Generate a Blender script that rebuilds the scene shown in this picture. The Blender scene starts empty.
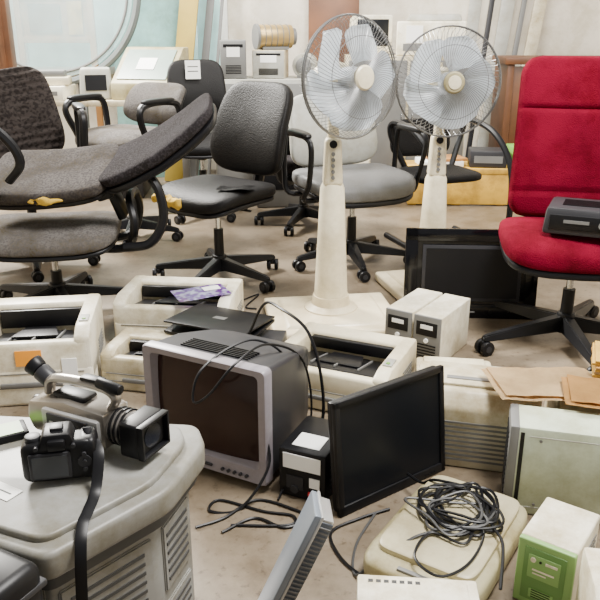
import bpy,bmesh,math,random
from mathutils import Matrix,Vector,Euler,noise
random.seed(4)
R=math.radians
COL=bpy.context.scene.collection
# ---------------- materials
_m={}
def mat(name,col,rough=.5,metal=0,var=.10,scale=7,bump=0,bscale=300,trans=0,coat=0,emit=0,spk=None,spec=.5,dirt=0,alpha=1):
    if name in _m: return _m[name]
    m=bpy.data.materials.new(name); m.use_nodes=True; nt=m.node_tree; N=nt.nodes; L=nt.links
    b=N['Principled BSDF']; tc=N.new('ShaderNodeTexCoord')
    nz=N.new('ShaderNodeTexNoise'); nz.inputs['Scale'].default_value=scale; nz.inputs['Detail'].default_value=5
    L.new(tc.outputs['Object'],nz.inputs['Vector'])
    cr=N.new('ShaderNodeValToRGB'); e=cr.color_ramp.elements
    e[0].position=.3; e[1].position=.7
    e[0].color=(*[max(0,c*(1-var)) for c in col],1); e[1].color=(*[min(1,c*(1+var)) for c in col],1)
    L.new(nz.outputs['Fac'],cr.inputs['Fac']); out=cr.outputs['Color']
    if dirt:
        n4=N.new('ShaderNodeTexNoise'); n4.inputs['Scale'].default_value=4; n4.inputs['Detail'].default_value=10; n4.inputs['Roughness'].default_value=.75
        L.new(tc.outputs['Object'],n4.inputs['Vector'])
        c4=N.new('ShaderNodeValToRGB'); c4.color_ramp.elements[0].position=.38; c4.color_ramp.elements[1].position=.56
        c4.color_ramp.elements[0].color=(1-dirt,1-dirt*1.15,1-dirt*1.5,1); c4.color_ramp.elements[1].color=(1,1,1,1)
        L.new(n4.outputs['Fac'],c4.inputs['Fac'])
        m4=N.new('ShaderNodeMix'); m4.data_type='RGBA'; m4.blend_type='MULTIPLY'; m4.inputs['Factor'].default_value=1
        L.new(out,m4.inputs['A']); L.new(c4.outputs['Color'],m4.inputs['B']); out=m4.outputs['Result']
    if spk:
        n2=N.new('ShaderNodeTexNoise'); n2.inputs['Scale'].default_value=spk[1]; n2.inputs['Detail'].default_value=1
        L.new(tc.outputs['Object'],n2.inputs['Vector'])
        c2=N.new('ShaderNodeValToRGB'); c2.color_ramp.elements[0].position=.45; c2.color_ramp.elements[1].position=.62
        L.new(n2.outputs['Fac'],c2.inputs['Fac'])
        mx=N.new('ShaderNodeMix'); mx.data_type='RGBA'; L.new(c2.outputs['Color'],mx.inputs['Factor'])
        L.new(out,mx.inputs['A']); mx.inputs['B'].default_value=(*spk[0],1); out=mx.outputs['Result']
    L.new(out,b.inputs['Base Color'])
    b.inputs['Roughness'].default_value=rough; b.inputs['Metallic'].default_value=metal; b.inputs['Specular IOR Level'].default_value=spec
    b.inputs['Transmission Weight'].default_value=trans; b.inputs['Coat Weight'].default_value=coat; b.inputs['Alpha'].default_value=alpha
    if emit:
        L.new(out,b.inputs['Emission Color']); b.inputs['Emission Strength'].default_value=emit
    if bump:
        n3=N.new('ShaderNodeTexNoise'); n3.inputs['Scale'].default_value=bscale
        L.new(tc.outputs['Object'],n3.inputs['Vector'])
        bp=N.new('ShaderNodeBump'); bp.inputs['Strength'].default_value=bump; bp.inputs['Distance'].default_value=.01
        L.new(n3.outputs['Fac'],bp.inputs['Height']); L.new(bp.outputs['Normal'],b.inputs['Normal'])
    _m[name]=m; return m
WHITE=mat('white_plastic',(.78,.735,.60),.40,dirt=.36)
OFFW=mat('offwhite_plastic',(.54,.485,.35),.42,dirt=.42)
BEIGE=mat('beige_plastic',(.35,.315,.185),.45,dirt=.38)
CREAM=mat('cream_plastic',(.76,.69,.50),.38,coat=.2,dirt=.22)
FANB=mat('beige_fan_plastic',(.68,.59,.40),.38,coat=.2,dirt=.2)
LGRAY=mat('light_gray_plastic',(.37,.37,.335),.5,dirt=.25)
GRAY=mat('gray_plastic',(.14,.14,.135),.5)
KGRAY=mat('cabinet_gray_plastic',(.24,.24,.225),.45,var=.14,dirt=.35)
KVENT=mat('cabinet_vent_gray',(.045,.045,.044),.6)
DGRAY=mat('dark_gray_plastic',(.024,.024,.027),.42,spec=.3)
BLACK=mat('black_plastic',(.005,.005,.006),.40,spec=.24)
BLACKG=mat('black_gloss',(.003,.003,.004),.15,spec=.3)
SCREEN=mat('crt_glass',(.046,.022,.019),.12,spec=.5)
LCDM=mat('lcd_panel',(.005,.006,.008),.32,spec=.22)
SILV=mat('silver_plastic',(.46,.46,.45),.3,metal=.5)
METAL=mat('steel',(.5,.5,.5),.25,metal=1)
LEATH=mat('black_leather',(.005,.0045,.0045),.5,bump=.25,bscale=160,spec=.14)
FAB=mat('charcoal_fabric',(.018,.016,.017),.95,bump=.4,bscale=400,spk=((.032,.028,.030),120),spec=.05,dirt=.3)
FABB=mat('brown_gray_fabric',(.040,.033,.030),.95,bump=.5,bscale=300,spk=((.018,.015,.014),60),spec=.05)
FABW=mat('worn_gray_fabric',(.066,.059,.055),.95,bump=.4,bscale=300,spk=((.034,.030,.029),110),spec=.05,dirt=.5)
FABG=mat('gray_fabric',(.13,.12,.112),.95,bump=.5,bscale=400,spk=((.085,.078,.074),120),spec=.05,dirt=.5)
GLEATH=mat('gray_leather',(.11,.11,.11),.45,bump=.2,bscale=160,spec=.3,dirt=.2)
REDF=mat('red_fabric',(.15,.003,.017),.9,var=.2,scale=5,bump=.6,bscale=260,spec=.05,dirt=.35)
FOAM=mat('yellow_foam',(.65,.42,.05),.9,bump=.6,bscale=60)
BLADE=mat('gray_blade',(.58,.62,.66),.28,trans=.15)
WIRE=mat('guard_wire',(.17,.17,.17),.3,metal=.6)
CARD=mat('cardboard',(.54,.38,.20),.9,dirt=.2)
CARD2=mat('cardboard_orange',(.44,.24,.07),.9,dirt=.2)
PAPER=mat('paper',(.88,.88,.85),.8,var=.03)
INK=mat('ink',(.03,.03,.03),.7)
GREEN=mat('green_plastic',(.15,.34,.05),.45)
LGREEN=mat('light_green_plastic',(.20,.36,.11),.45)
GREEND=mat('green_dark_plastic',(.10,.22,.055),.45)
ORANGE=mat('orange_label',(.85,.33,.02),.6)
YEL=mat('yellow_paint',(.58,.34,.04),.6,var=.2,dirt=.4)
YTAN=mat('yellow_tan_board',(.66,.40,.07),.8,dirt=.2)
OLIVE=mat('olive_yellow_paint',(.38,.27,.04),.6)
WOOD=mat('brown_wood',(.12,.045,.015),.5,var=.3,scale=6)
WOODL=mat('light_wood',(.36,.17,.05),.6,var=.25,scale=6)
RED=mat('red_mark',(.6,.02,.02),.5)
PURP=mat('purple_print',(.17,.035,.33),.22,coat=.6,spk=((.55,.50,.72),30))
GLASS=mat('sheet_glass',(.60,.80,.82),.08,alpha=.25)
LENSG=mat('lens_glass',(.006,.008,.016),.12,spec=.4)
PLUM=mat('lavender_gray_plastic',(.235,.215,.245),.4,dirt=.15)
TOWG=mat('greenish_white_metal',(.48,.54,.41),.4,dirt=.25)
BLUEG=mat('blue_gray_plastic',(.20,.23,.27),.35,metal=.3)
# ---------------- mesh builder
def cr_path(pts,n=6):
    P=[Vector(p) for p in pts]; P=[P[0]*2-P[1]]+P+[P[-1]*2-P[-2]]; o=[]
    for i in range(1,len(P)-2):
        for k in range(n):
            t=k/n; a,b,c,d=P[i-1:i+3]
            o.append(.5*((2*b)+(c-a)*t+(2*a-5*b+4*c-d)*t*t+(3*b-a-3*c+d)*t**3))
    o.append(P[-2]); return o
def round_poly(pts,r,n=5):
    o=[];m=len(pts)
    for i in range(m):
        a,b,c=[Vector(pts[(i+k)%m]) for k in(-1,0,1)]
        ra=min(r,(a-b).length*.45,(c-b).length*.45)
        p=b+(a-b).normalized()*ra; q=b+(c-b).normalized()*ra
        for k in range(n+1):
            t=k/n; o.append(tuple(p*(1-t)**2+b*2*t*(1-t)+q*t*t))
    return o
class MB:
    def __init__(s,*mats): s.bm=bmesh.new(); s.mats=list(mats)
    def add(s,b,M=None,mi=0):
        if M is not None: bmesh.ops.transform(b,matrix=M,verts=b.verts)
        for f in b.faces: f.material_index=mi
        me=bpy.data.meshes.new('t'); b.to_mesh(me); b.free(); s.bm.from_mesh(me); bpy.data.meshes.remove(me); return s
    def box(s,c,sz,bev=0,mi=0,rot=(0,0,0),tap=(1,1),seg=2,sh=(0,0)):
        b=bmesh.new(); bmesh.ops.create_cube(b,size=1)
        for v in b.verts:
            k=v.co.z>0
            v.co.x=v.co.x*sz[0]*(tap[0] if k else 1)+(sh[0] if k else 0)
            v.co.y=v.co.y*sz[1]*(tap[1] if k else 1)+(sh[1] if k else 0); v.co.z*=sz[2]
        if bev: bmesh.ops.bevel(b,geom=b.edges[:],offset=bev,segments=seg,profile=.5,affect='EDGES',clamp_overlap=True)
        return s.add(b,Matrix.LocRotScale(Vector(c),Euler([R(a) for a in rot]),None),mi)
    def prism(s,pts,w,bev=0,mi=0,M=None,axis='x',caps=False):
        b=bmesh.new(); n=len(pts)
        f=(lambda p,q:(q,p[0],p[1])) if axis=='x' else ((lambda p,q:(p[0],p[1],q)) if axis=='z' else (lambda p,q:(p[0],q,p[1])))
        if axis=='z': lo,hi=w
        else: lo,hi=-w/2,w/2
        A=[b.verts.new(f(p,lo)) for p in pts]; B=[b.verts.new(f(p,hi)) for p in pts]
        fa=b.faces.new(A[::-1]); fb=b.faces.new(B)
        for i in range(n): b.faces.new((A[i],A[(i+1)%n],B[(i+1)%n],B[i]))
        bmesh.ops.recalc_face_normals(b,faces=b.faces[:])
        if bev: bmesh.ops.bevel(b,geom=(list(fa.edges)+list(fb.edges)) if caps else b.edges[:],offset=bev,segments=3 if caps else 2,profile=.5,affect='EDGES',clamp_overlap=True)
        return s.add(b,M,mi)
    def cyl(s,p0,p1,r0,r1=None,n=24,mi=0,bev=0):
        if r1 is None:r1=r0
        p0=Vector(p0);p1=Vector(p1);d=p1-p0;b=bmesh.new()
        bmesh.ops.create_cone(b,cap_ends=True,segments=n,radius1=r0,radius2=r1,depth=d.length)
        if bev: bmesh.ops.bevel(b,geom=[e for e in b.edges if abs(e.verts[0].co.z-e.verts[1].co.z)<1e-6],offset=bev,segments=2,profile=.5,affect='EDGES')
        return s.add(b,Matrix.Translation((p0+p1)/2)@d.to_track_quat('Z','Y').to_matrix().to_4x4(),mi)
    def lathe(s,prof,n=32,mi=0,M=None):
        b=bmesh.new(); rings=[]
        for r,z in prof: rings.append([b.verts.new((max(r,1e-4)*math.cos(2*math.pi*i/n),max(r,1e-4)*math.sin(2*math.pi*i/n),z)) for i in range(n)])
        for a,c in zip(rings,rings[1:]):
            for i in range(n): b.faces.new((a[i],a[(i+1)%n],c[(i+1)%n],c[i]))
        b.faces.new(rings[0][::-1]); b.faces.new(rings[-1])
        bmesh.ops.recalc_face_normals(b,faces=b.faces[:])
        return s.add(b,M,mi)
    def tube(s,pts,r,n=8,mi=0,closed=False,smooth=0,flat=1,up=None):
        if smooth: pts=cr_path(pts,smooth)
        P=[Vector(p) for p in pts]; m=len(P); rings=[]; nrm=Vector(up) if up else Vector((0,0,1))
        for i,p in enumerate(P):
            t=((P[(i+1)%m] if (closed or i<m-1) else P[i])-(P[i-1] if (closed or i>0) else P[i])).normalized()
            q=nrm-t*nrm.dot(t)
            if q.length<1e-3: q=t.orthogonal()
            q.normalize(); nrm=q; w=t.cross(q)
            rings.append([s.bm.verts.new(p+(q*math.cos(2*math.pi*k/n)+w*math.sin(2*math.pi*k/n)*flat)*r) for k in range(n)])
        for i in range(m if closed else m-1):
            a=rings[i];c=rings[(i+1)%m]
            for k in range(n):
                f=s.bm.faces.new((a[k],a[(k+1)%n],c[(k+1)%n],c[k])); f.material_index=mi
        if not closed and n>2:
            f=s.bm.faces.new(rings[0][::-1]); f.material_index=mi; f=s.bm.faces.new(rings[-1]); f.material_index=mi
        return s
    def sq(s,sz,e1=.5,e2=.45,warp=None,mi=0,M=None,nu=44,nv=20):
        b=bmesh.new(); rings=[]
        pw=lambda a,e: math.copysign(abs(a)**e,a)
        for j in range(1,nv):
            ph=-math.pi/2+math.pi*j/nv; rg=[]
            for i in range(nu):
                th=2*math.pi*i/nu
                v=[sz[0]/2*pw(math.cos(ph),e1)*pw(math.cos(th),e2),sz[1]/2*pw(math.cos(ph),e1)*pw(math.sin(th),e2),sz[2]/2*pw(math.sin(ph),e1)]
                rg.append(b.verts.new(v))
            rings.append(rg)
        for a,c in zip(rings,rings[1:]):
            for i in range(nu): b.faces.new((a[i],a[(i+1)%nu],c[(i+1)%nu],c[i]))
        bt=b.verts.new((0,0,-sz[2]/2)); tp=b.verts.new((0,0,sz[2]/2))
        for i in range(nu):
            b.faces.new((bt,rings[0][(i+1)%nu],rings[0][i])); b.faces.new((tp,rings[-1][i],rings[-1][(i+1)%nu]))
        if warp:
            for v in b.verts: v.co=Vector(warp(*v.co))
        return s.add(b,M,mi)
    def grid(s,w,d,nx,ny,fn,th,mi=0,M=None):
        b=bmesh.new(); g=[[b.verts.new(fn((i/nx-.5)*w,(j/ny-.5)*d)) for j in range(ny+1)] for i in range(nx+1)]
        for i in range(nx):
            for j in range(ny): b.faces.new((g[i][j],g[i+1][j],g[i+1][j+1],g[i][j+1]))
        bmesh.ops.solidify(b,geom=b.faces[:],thickness=th); return s.add(b,M,mi)
    def pad(s,w,h,th,rc=.08,seams=(),edge=.35,warp=None,mi=0,nx=40,ny=56):
        # upholstered pad on a regular grid: rounded outline, pillow thickness, horizontal seams
        b=bmesh.new(); F=[];Bk=[]
        for i in range(nx+1):
            fr=[];bk=[]
            for j in range(ny+1):
                u=-1+2*i/nx; v=-1+2*j/ny
                y=v*h/2; over=max(0,abs(y)-(h/2-rc)); xs=w/2-rc+math.sqrt(max(0,rc*rc-over*over)) 
                x=u*xs; 
                k=(max(0,1-abs(u)**5)**edge)*(max(0,1-abs(v)**9)**edge)
                sd=0
                for s_ in seams: sd+=.016*math.exp(-((y/h-s_)/.012)**2)
                zf=th/2*k-sd*k; zb=-th/2*k
                p=(x,y,zf);q=(x,y,zb)
                if warp: p=warp(*p); q=warp(*q)
                fr.append(b.verts.new(p)); bk.append(b.verts.new(q))
            F.append(fr);Bk.append(bk)
        for i in range(nx):
            for j in range(ny):
                b.faces.new((F[i][j],F[i+1][j],F[i+1][j+1],F[i][j+1])); b.faces.new((Bk[i][j],Bk[i][j+1],Bk[i+1][j+1],Bk[i+1][j]))
        bmesh.ops.remove_doubles(b,verts=b.verts[:],dist=1e-5)
        return s.add(b,None,mi)
    def obj(s,name,parent=None,loc=(0,0,0),rot=(0,0,0),label=None,ang=38):
        me=bpy.data.meshes.new(name)
        for f in s.bm.faces: f.smooth=True
        s.bm.to_mesh(me); s.bm.free()
        for m in s.mats: me.materials.append(m)
        me.set_sharp_from_angle(angle=R(ang))
        o=bpy.data.objects.new(name,me); COL.objects.link(o); o.location=loc; o.rotation_euler=[R(a) for a in rot]
        if parent: o.parent=parent
        if label: o['label']=label
        return o
def thing(name,label,cat,loc,rot=0,group=None):
    e=bpy.data.objects.new(name,None); e.empty_display_size=.05; COL.objects.link(e); e.location=loc
    e.rotation_euler=[R(a) for a in rot] if isinstance(rot,(tuple,list)) else (0,0,R(rot))
    e['label']=label; e['category']=cat
    if group: e['group']=group
    return e
def solo(mb,name,label,cat,loc,rot=0,group=None):
    o=mb.obj(name,None,loc,rot if isinstance(rot,(tuple,list)) else (0,0,rot)); o['label']=label; o['category']=cat
    if group:o['group']=group
    return o
def struct(mb,name,loc=(0,0,0)):
    o=mb.obj(name,None,loc); o['kind']='structure'; return o
def part_copy(o,parent,loc,rz=0):
    c=o.copy(); c.parent=parent; c.location=loc; c.rotation_euler=(0,0,rz); COL.objects.link(c); return c
RX90=Matrix.Rotation(R(90),4,'X')
def T(*a): return Matrix.Translation(a)
def flatbox(mb,M,sx,sy,sz,mi,c=(0,0,0)):
    b=bmesh.new(); bmesh.ops.create_cube(b,size=1)
    for v in b.verts: v.co=Vector((v.co.x*sx+c[0],v.co.y*sy+c[1],v.co.z*sz+c[2]))
    mb.add(b,M,mi)
def vents(mb,c,du,dv,n,ln,pitch,th,mi):
    c=Vector(c);du=Vector(du).normalized();dv=Vector(dv).normalized();nr=du.cross(dv)
    for i in range(n):
        p=c+dv*(i-(n-1)/2)*pitch
        M=Matrix((( du.x,dv.x,nr.x,p.x),(du.y,dv.y,nr.y,p.y),(du.z,dv.z,nr.z,p.z),(0,0,0,1)))
        flatbox(mb,M,ln,th,.003,mi)
# ---------------- room
def floor_mat():
    m=bpy.data.materials.new('concrete_floor'); m.use_nodes=True; N=m.node_tree.nodes; L=m.node_tree.links; b=N['Principled BSDF']
    tc=N.new('ShaderNodeTexCoord')
    def nz(s,d,r=.6):
        n=N.new('ShaderNodeTexNoise'); n.inputs['Scale'].default_value=s; n.inputs['Detail'].default_value=d; n.inputs['Roughness'].default_value=r
        L.new(tc.outputs['Object'],n.inputs['Vector']); return n
    def ramp(n,a,ca,c,cb):
        r=N.new('ShaderNodeValToRGB'); e=r.color_ramp.elements; e[0].position=a; e[0].color=(*ca,1); e[1].position=c; e[1].color=(*cb,1); L.new(n.outputs['Fac'],r.inputs['Fac']); return r
    a=ramp(nz(1.2,7,.5),.35,(.130,.102,.070),.66,(.225,.180,.127))
    d=ramp(nz(4,10,.72),.36,(.60,.56,.50),.56,(1,1,1))
    k=ramp(nz(40,3),.29,(.55,.51,.46),.42,(1,1,1))
    def mul(x,y):
        q=N.new('ShaderNodeMix'); q.data_type='RGBA'; q.blend_type='MULTIPLY'; q.inputs['Factor'].default_value=1
        L.new(x,q.inputs['A']); L.new(y,q.inputs['B']); return q.outputs['Result']
    L.new(mul(mul(a.outputs['Color'],d.outputs['Color']),k.outputs['Color']),b.inputs['Base Color'])
    b.inputs['Roughness'].default_value=.36; b.inputs['Specular IOR Level'].default_value=.4; return m
FLOOR=floor_mat(); WALL=mat('cream_wall',(.78,.72,.61),.8,var=.05,scale=2,dirt=.18)
mb=MB(FLOOR); mb.box((0,3,-.05),(8.4,8.4,.1)); struct(mb,'floor')
mb=MB(WALL); mb.box((0,6.9,1.6),(8.2,.15,3.2)); struct(mb,'wall_back')
mb=MB(WALL); mb.box((-4.1,3,1.6),(.15,7.9,3.2)); struct(mb,'wall_left')
mb=MB(WALL); mb.box((4.1,3,1.6),(.15,7.9,3.2)); struct(mb,'wall_right')
WFR=mat('window_frame',(.65,.67,.63),.5); WGL=mat('bright_pane',(.40,.62,.61),.3,emit=.5)
mb=MB(WFR,WGL)
mb.box((0,0,0),(1.7,.03,1.3),mi=1)
for x in(-.86,0,.86): mb.box((x,-.02,0),(.06,.06,1.4),.005)
for z in(-.68,.68): mb.box((0,-.02,z),(1.78,.06,.06),.005)
struct(mb,'window_1',(-1.5,6.79,1.55))
# ---------------- office chair
def star_base(parent,r,z=.085,m=BLACK,rot0=15):
    mb=MB(m); mb.cyl((0,0,z-.03),(0,0,z+.05),.045,.036,bev=.005)
    for i in range(5):
        a=R(rot0+72*i); M=Matrix.Rotation(a,4,'Z')
        b=bmesh.new(); pr=[]
        for x,hw,zt,zb in((.02,.034,z+.04,z-.02),(r*.5,.028,z+.020,z-.022),(r-.02,.020,z-.002,z-.028),(r,.014,z-.008,z-.026)):
            pr.append([b.verts.new(p) for p in((x,-hw,zb),(x,hw,zb),(x,hw*.6,zt),(x,-hw*.6,zt))])
        for p,q in zip(pr,pr[1:]):
            for k in range(4): b.faces.new((p[k],p[(k+1)%4],q[(k+1)%4],q[k]))
        b.faces.new(pr[0]); b.faces.new(pr[-1][::-1]); bmesh.ops.recalc_face_normals(b,faces=b.faces[:])
        bmesh.ops.bevel(b,geom=b.edges[:],offset=.004,segments=2,affect='EDGES',clamp_overlap=True)
        mb.add(b,M)
    base=mb.obj('star_base',parent)
    mb=MB(m,DGRAY)
    for s in(-1,1): mb.cyl((s*.010,0,.029),(s*.030,0,.029),.029,mi=0,bev=.004); mb.cyl((s*.0295,0,.029),(s*.0315,0,.029),.013,mi=1)
    mb.box((0,.0,.045),(.020,.038,.028),.006); mb.cyl((0,0,.05),(0,0,z-.015),.007,n=10)
    c0=None
    for i in range(5):
        a=R(rot0+72*i); p=((r-.012)*math.cos(a),(r-.012)*math.sin(a),0); za=random.uniform(0,6)
        if c0 is None: c0=mb.obj('caster',base,p); c0.rotation_euler=(0,0,za)
        else: part_copy(c0,base,p,za)
    return base
def chair_back(e,bw,bh,fab,shell,z0,y0,tilt,curve=.03,thick=.075,top=1,e2=.4,seam=(),lean=0,name='backrest',arch=.025,ribs=0):
    def wp(x,y,z):
        t=y/bh+.5
        x*=1+(top-1)*t
        k=0
        if ribs and z>0: k+=.005*math.cos(y*ribs)
        return (x,y,z+k+curve*(x/(bw/2))**2+arch*math.cos((t-.35)*math.pi*1.4))
    mb=MB(fab,shell,BLACK)
    if seam: mb.pad(bw,bh,thick,.085,seam,.30,wp)
    else: mb.sq((bw,bh,thick),.55,e2,wp,0,nu=120 if ribs else 44,nv=90 if ribs else 20)
    def wp2(x,y,z):
        a=wp(x,y,z-1); return (a[0],a[1],a[2]+1-thick*.42)
    mb.sq((bw*.95,bh*.965,thick*.55),.6,e2,wp2,1)
    bmesh.ops.transform(mb.bm,matrix=T(0,y0,z0)@Matrix.Rotation(R(lean),4,'Y')@Matrix.Rotation(R(-tilt),4,'X')@T(0,0,bh/2)@RX90,verts=mb.bm.verts)
    return mb.obj(name,e,ang=60)
def office_chair(label,loc,rz,sh=.48,sw=.5,sd=.48,bw=.44,bh=.5,fab=FAB,shell=BLACK,arms=None,tilt=12,r=.32,thick=.09,top=.9,back=True,
                 gap=.04,seam=(),rot0=15,curve=.03,armh=.2,e2=.45,armr=.014,lean=0,bfab=None,bthick=.075,arch=.025,ribs=0):
    e=thing('office_chair',label,'chair',loc,rz)
    def wp(x,y,z):
        f=max(0,-y/(sd/2)); return (x,y,z-.035*f**3+.012*(x/(sw/2))**2)
    mb=MB(fab,shell); mb.sq((sw,sd,thick),.55,e2,wp); mb.sq((sw*.97,sd*.97,thick*.5),.6,e2,lambda x,y,z:(wp(x,y,z)[0],wp(x,y,z)[1],wp(x,y,z)[2]-thick*.45),1)
    mb.obj('seat',e,(0,0,sh-thick/2))
    if back: chair_back(e,bw,bh,bfab or fab,shell,sh+gap,sd/2+.01,tilt,curve=curve,top=top,e2=e2,seam=seam,lean=lean,thick=bthick,arch=arch,ribs=ribs)
    mb=MB(BLACK); zz=sh-thick-.02
    mb.box((0,.02,zz),(.2,.24,.03),.008); mb.box((.15,0,zz),(.14,.015,.01),.003)
    if back:
        mb.tube([(0,.05,zz),(0,sd/2-.02,zz-.01),(0,sd/2+.075,zz+.06),(0,sd/2+.08+.15*math.tan(R(tilt)),sh+gap+.16)],.03,n=8,smooth=5,flat=1,up=(1,0,0))
    mb.obj('seat_bracket',e)
    mb=MB(BLACK,METAL); mb.cyl((0,0,.08),(0,0,zz-.12),.026,.024); mb.cyl((0,0,zz-.14),(0,0,zz),.014,mi=1); mb.cyl((0,0,zz-.05),(0,0,zz),.03,.034)
    mb.obj('gas_column',e)
    star_base(e,r,rot0=rot0)
    if arms:
        for s in(-1,1):
            x=s*(sw/2+.02); mb=MB(BLACK)
            mb.tube([(s*.15,.1,zz+.01),(x,.13,zz+.01),(x+s*.02,.15,zz+.12),(x+s*.02,.13,sh+armh-.03),(x+s*.015,.06,sh+armh),(x+s*.01,-.12,sh+armh),(x+s*.01,-.19,sh+armh-.05),(x,-.14,zz+.10),(x,-.08,zz+.01),(s*.15,-.06,zz+.01)],armr,n=8,smooth=5)
            mb.sq((.055,.27,.035),.6,.6,None,0,T(x+s*.01,-.03,sh+armh+.01),nu=24,nv=10)
            mb.obj('armrest',e)
    return e
bl=office_chair('black leather swivel chair with torn seat edge',(-.41,3.66,0),-38,sh=.50,sw=.50,sd=.46,bw=.49,bh=.47,fab=LEATH,tilt=14,top=.88,gap=.01,rot0=0,r=.33,curve=.035)
mb=MB(FOAM)
rag=lambda x,y,z:(x+.010*noise.noise(Vector((x*40,y*40,z*40))),y+.014*noise.noise(Vector((x*35+5,y*35,z*30))),z+.016*noise.noise(Vector((x*38,y*38+7,z*30))))
mb.sq((.26,.05,.055),.8,.8,rag,0,nu=48,nv=18)
mb.sq((.05,.20,.05),.8,.8,rag,0,T(-.105,.09,.005),nu=30,nv=16); mb.obj('torn_foam',bl,(-.115,-.213,.428),(0,0,-4),label='exposed yellow foam')
mb=MB(LEATH,PAPER); mb.grid(.17,.10,10,6,lambda x,y:(x,y,.006*math.sin(x*30)+.004*math.cos(y*40)),.003); solo(mb,'leather_scrap','dark flat leather scrap lying on the black chair seat','scrap',(-.30,3.50,.510),(0,0,-15))
office_chair('gray leather swivel armchair behind the fan stands',(.28,3.95,0),22,sh=.51,sw=.58,sd=.52,bw=.54,bh=.40,fab=GLEATH,bfab=LGRAY,tilt=10,arms='loop',top=.9,rot0=40,r=.33,gap=-.02,thick=.11)
c=office_chair('small charcoal chair with paper tag on its back',(-.66,5.08,0),12,sh=.54,sw=.44,sd=.42,bw=.42,bh=.42,fab=LEATH,tilt=8,gap=.06,r=.3)
office_chair('dark brown-gray fabric armchair with ribbed leaning back',(-1.43,3.92,0),22,sh=.56,sw=.52,sd=.5,bw=.52,bh=.52,fab=FAB,bfab=FABB,tilt=16,arms='loop',gap=-.05,armh=.26,armr=.022,lean=-8,rot0=50,ribs=150)
office_chair('worn gray fabric office chair with loop armrests',(-1.02,4.48,0),-30,sh=.66,sw=.5,sd=.48,bw=.44,bh=.26,fab=FABG,tilt=20,arms='loop',gap=0,armh=.16,armr=.02,r=.3)
office_chair('low black swivel chair standing among the rear machines',(.02,4.80,0),150,sh=.44,sw=.44,sd=.42,bw=.40,bh=.30,fab=FAB,tilt=8,gap=.05,r=.3,rot0=30)
bc=office_chair('gray seat chair with its long backrest collapsed across the armrests',(-1.10,3.22,0),8,sh=.42,sw=.60,sd=.46,fab=FABG,back=False,arms=None,rot0=5,r=.34,thick=.09)
mb=MB(FABW,BLACK,FOAM)
lw=lambda x,y,z:(x,y*(1+.08*x),z-.012*math.cos(y/.22*1.5)+.02*(x/.25)**2)
mb.sq((.54,.46,.070),.42,.30,lw,0,nu=64); mb.sq((.52,.44,.04),.5,.3,lambda x,y,z:(lw(x,y,z)[0],y,lw(x,y,z)[2]-.038),1,nu=64)
mb.sq((.15,.02,.028),.8,.8,rag,2,T(.03,-.228,-.004),nu=24,nv=10)
mb.obj('lower_cushion',bc,(.03,.02,.615),(16,-4,-9))
mb=MB(FAB,BLACK)
uw=lambda x,y,z:(x,y*(1-.18*max(0,x)/.27),z+.035*(x/.28)**2-.010*math.cos(y/.22*1.5))
mb.sq((.56,.43,.060),.42,.34,uw,0,nu=64); mb.sq((.55,.42,.05),.5,.34,lambda x,y,z:(uw(x,y,z)[0],uw(x,y,z)[1],uw(x,y,z)[2]-.042),1,nu=64)
mb.obj('upper_cushion',bc,(.50,-.05,.755),(12,-31,-9))
mb=MB(BLACK); mb.box((.0,0,0),(.07,.30,.05),.012); mb.box((.0,0,-.08),(.04,.10,.16),.012); mb.obj('hinge_bracket',bc,(.27,.0,.575),(8,-18,-8))
for s,x0 in((-1,-.33),(1,.33)):
    mb=MB(BLACK); h_=.54 if s<0 else .53
    mb.tube([(x0*.5,.08,.31),(x0,.10,.32),(x0+s*.05,.12,.42),(x0+s*.04,.06,h_),(x0+s*.03,-.12,h_),(x0+s*.05,-.20,.44),(x0,-.12,.32),(x0*.5,-.08,.31)],.019,n=8,smooth=5)
    mb.obj('armrest',bc)
mb=MB(BLACK); mb.tube([(.33,-.20,.34),(.44,-.22,.36),(.50,-.22,.46),(.49,-.21,.58),(.44,-.18,.66)],.02,n=8,smooth=5); mb.obj('recline_arm',bc)
mb=MB(BLACK); mb.tube([(-.34,-.22,.92),(-.22,-.24,.91),(-.09,-.25,.82),(-.04,-.25,.72),(-.10,-.22,.64)],.020,n=8,smooth=5); mb.sq((.05,.05,.24),.6,.6,None,0,T(-.24,-.23,.92)@Matrix.Rotation(R(82),4,'Y'),nu=20,nv=10); mb.obj('loose_armrest',bc)
rc=office_chair('crimson fabric high-back swivel chair with black base',(1.08,2.84,0),-10,sh=.485,sw=.58,sd=.46,bw=.51,bh=.655,fab=REDF,tilt=9,top=.92,seam=(-.33,.18),rot0=-8,r=.38,thick=.11,gap=-.02,curve=.045,bthick=.09,arch=.015)
fc=thing('frame_chair','black tubular-frame chair with curved arms','chair',(.84,4.35,0),20)
mb=MB(LEATH); mb.sq((.42,.40,.06),.55,.45); mb.obj('seat',fc,(-.04,0,.42))
mb=MB(LEATH); mb.sq((.40,.22,.05),.55,.45,None,0,Matrix.Rotation(R(-10),4,'X')@RX90); mb.obj('backrest',fc,(-.04,.24,.60))
for s in(-1,1):
    mb=MB(BLACK); x=s*.24; mb.tube([(x*.6,.18,.40),(x,.23,.62),(x,.18,.70),(x,-.10,.66),(x+.02,-.26,.50),(x+.02,-.30,.26),(x+.01,-.28,.05),(x,-.2,.014),(x,.24,.014)],.018,n=8,smooth=6); mb.obj('arm_frame',fc)
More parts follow.
